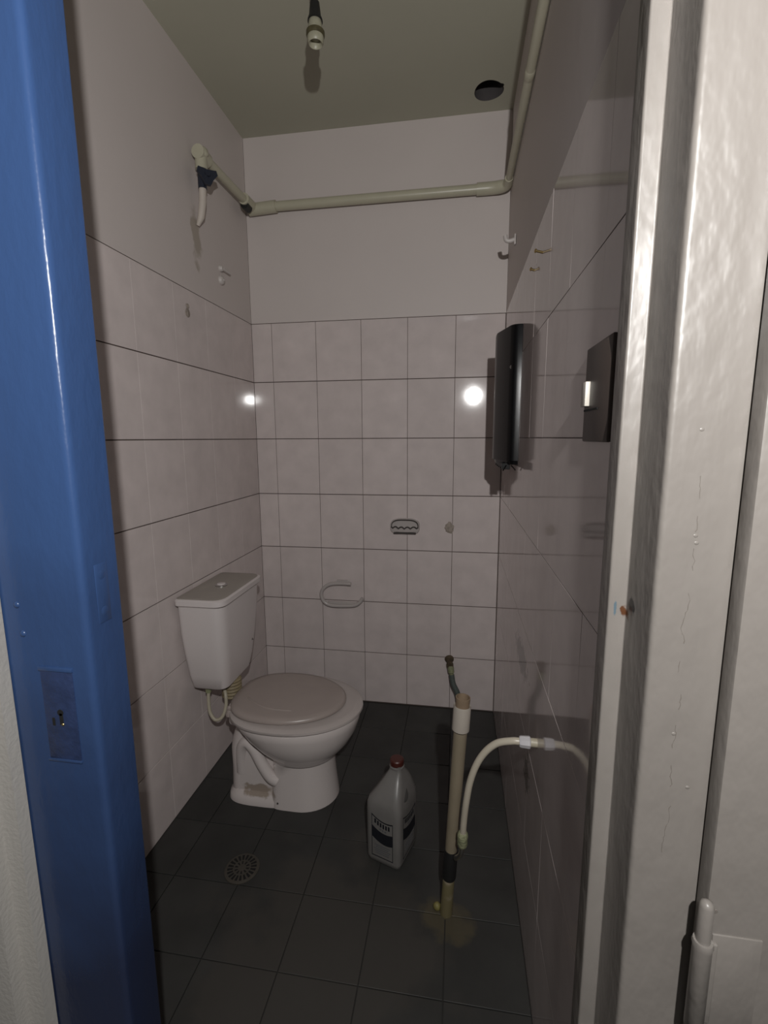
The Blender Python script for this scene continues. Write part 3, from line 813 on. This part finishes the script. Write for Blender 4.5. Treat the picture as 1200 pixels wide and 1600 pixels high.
# ------------------------------------------------------------------ small wall fixings
def on_right(x, y, X=W):
    d = fwd + rt2*((x-600)/FPX) - up2*((y-800)/FPX)
    return CAM + d*((X-CAM.x)/d.x)
sw = thing('light_switch', 'brown light switch plate with ivory rocker on right wall beside the door', 'switch', (W, -1.385, 1.31))
bm = BM(); box(bm, W-0.006, W-0.0002, -1.460, -1.345, 1.245, 1.372, 0.002); obj('plate', bm, 'bakelite', sw, 40)
bm = BM(); box(bm, W-0.012, W-0.005, -1.372, -1.350, 1.293, 1.326, 0.001); obj('rocker', bm, 'ivory', sw, 40)
bm = BM(); box(bm, W-0.0072, W-0.005, -1.415, -1.350, 1.2865, 1.2890); obj('joint_line', bm, 'dark', sw)
p = on_right(806, 372)
hk = thing('wall_hook', 'small white plastic hook high on right wall near the corner', 'hook', (W, p.y, p.z))
bm = BM(); box(bm, W-0.006, W-0.0002, p.y-0.010, p.y+0.010, p.z-0.022, p.z+0.012, 0.002); obj('plate', bm, 'anchor', hk, 40)
bm = BM(); sweep(bm, smoothpath([(W-0.004, p.y, p.z-0.004), (W-0.020, p.y, p.z-0.008), (W-0.032, p.y, p.z-0.004), (W-0.036, p.y, p.z+0.010)], 5), 0.0075, 10); obj('prong', bm, 'anchor', hk, 60)
for (x, y, ln, lab) in ((848, 395, 0.030, 'longer bright nail sticking out of right wall, above the shorter one'), (835, 423, 0.016, 'short bright nail stub in right wall, below the longer one')):
    p = on_right(x, y)
    nl = thing('nail', lab, 'nail', (W, p.y, p.z), group='nails in the right wall')
    bm = BM(); sweep(bm, [(W+0.003, p.y, p.z), (W-ln*0.55, p.y-ln*0.2, p.z+0.003)], 0.0028, 10); obj('shank', bm, 'brass', nl, 50)
    bm = BM(); lathe(bm, (W-ln*0.53, p.y-ln*0.2, p.z+0.003), (-1, -0.3, 0.1), [(0, 0.0045), (0.002, 0.0045), (0.003, 0.003)], 12); obj('head', bm, 'brass', nl, 40)
def on_left(x, y, X=0.0):
    d = fwd + rt2*((x-600)/FPX) - up2*((y-800)/FPX)
    return CAM + d*((X-CAM.x)/d.x)
p = on_left(346, 421)
an = thing('wall_peg', 'upper white peg with a long tip on the left wall below the valve', 'peg', (0, p.y, p.z), group='pegs on the left wall')
bm = BM(); lathe(bm, (-0.002, p.y-0.01, p.z), (1, 0, 0), [(0, 0.012), (0.010, 0.011), (0.014, 0.008)], 14); obj('base', bm, 'anchor', an, 40)
bm = BM(); sweep(bm, [(0.008, p.y-0.005, p.z), (0.016, p.y+0.035, p.z-0.004)], [0.007, 0.005], 10); obj('tip', bm, 'anchor', an, 50)
p = on_left(345, 438)
an = thing('wall_peg', 'lower round white peg on the left wall below the valve', 'peg', (0, p.y, p.z), group='pegs on the left wall')
bm = BM(); lathe(bm, (-0.002, p.y, p.z), (1, 0, 0), [(0, 0.017), (0.008, 0.0165), (0.013, 0.012), (0.015, 0.004)], 18); obj('base', bm, 'anchor', an, 40)
bm = BM(); lathe(bm, (0.012, p.y, p.z), (1, 0, 0), [(0, 0.005), (0.004, 0.004)], 10); obj('screw_head', bm, 'anchor', an, 40)
p = on_left(293, 489)
tp = thing('tile_plug', 'greyish filled round hole in the top tile row of the left wall', 'plug', (0, p.y, p.z))
bm = BM(); lathe(bm, (-0.002, p.y, p.z), (1, 0, 0), [(0, 0.015), (0.0035, 0.014), (0.0045, 0.010)], 16); obj('filler', bm, 'patch', tp, 40)
bm = BM(); lathe(bm, (0.0015, p.y, p.z+0.022), (1, 0, 0), [(0, 0.009), (0.0018, 0.008)], 12); obj('smear', bm, 'patch', tp, 40)
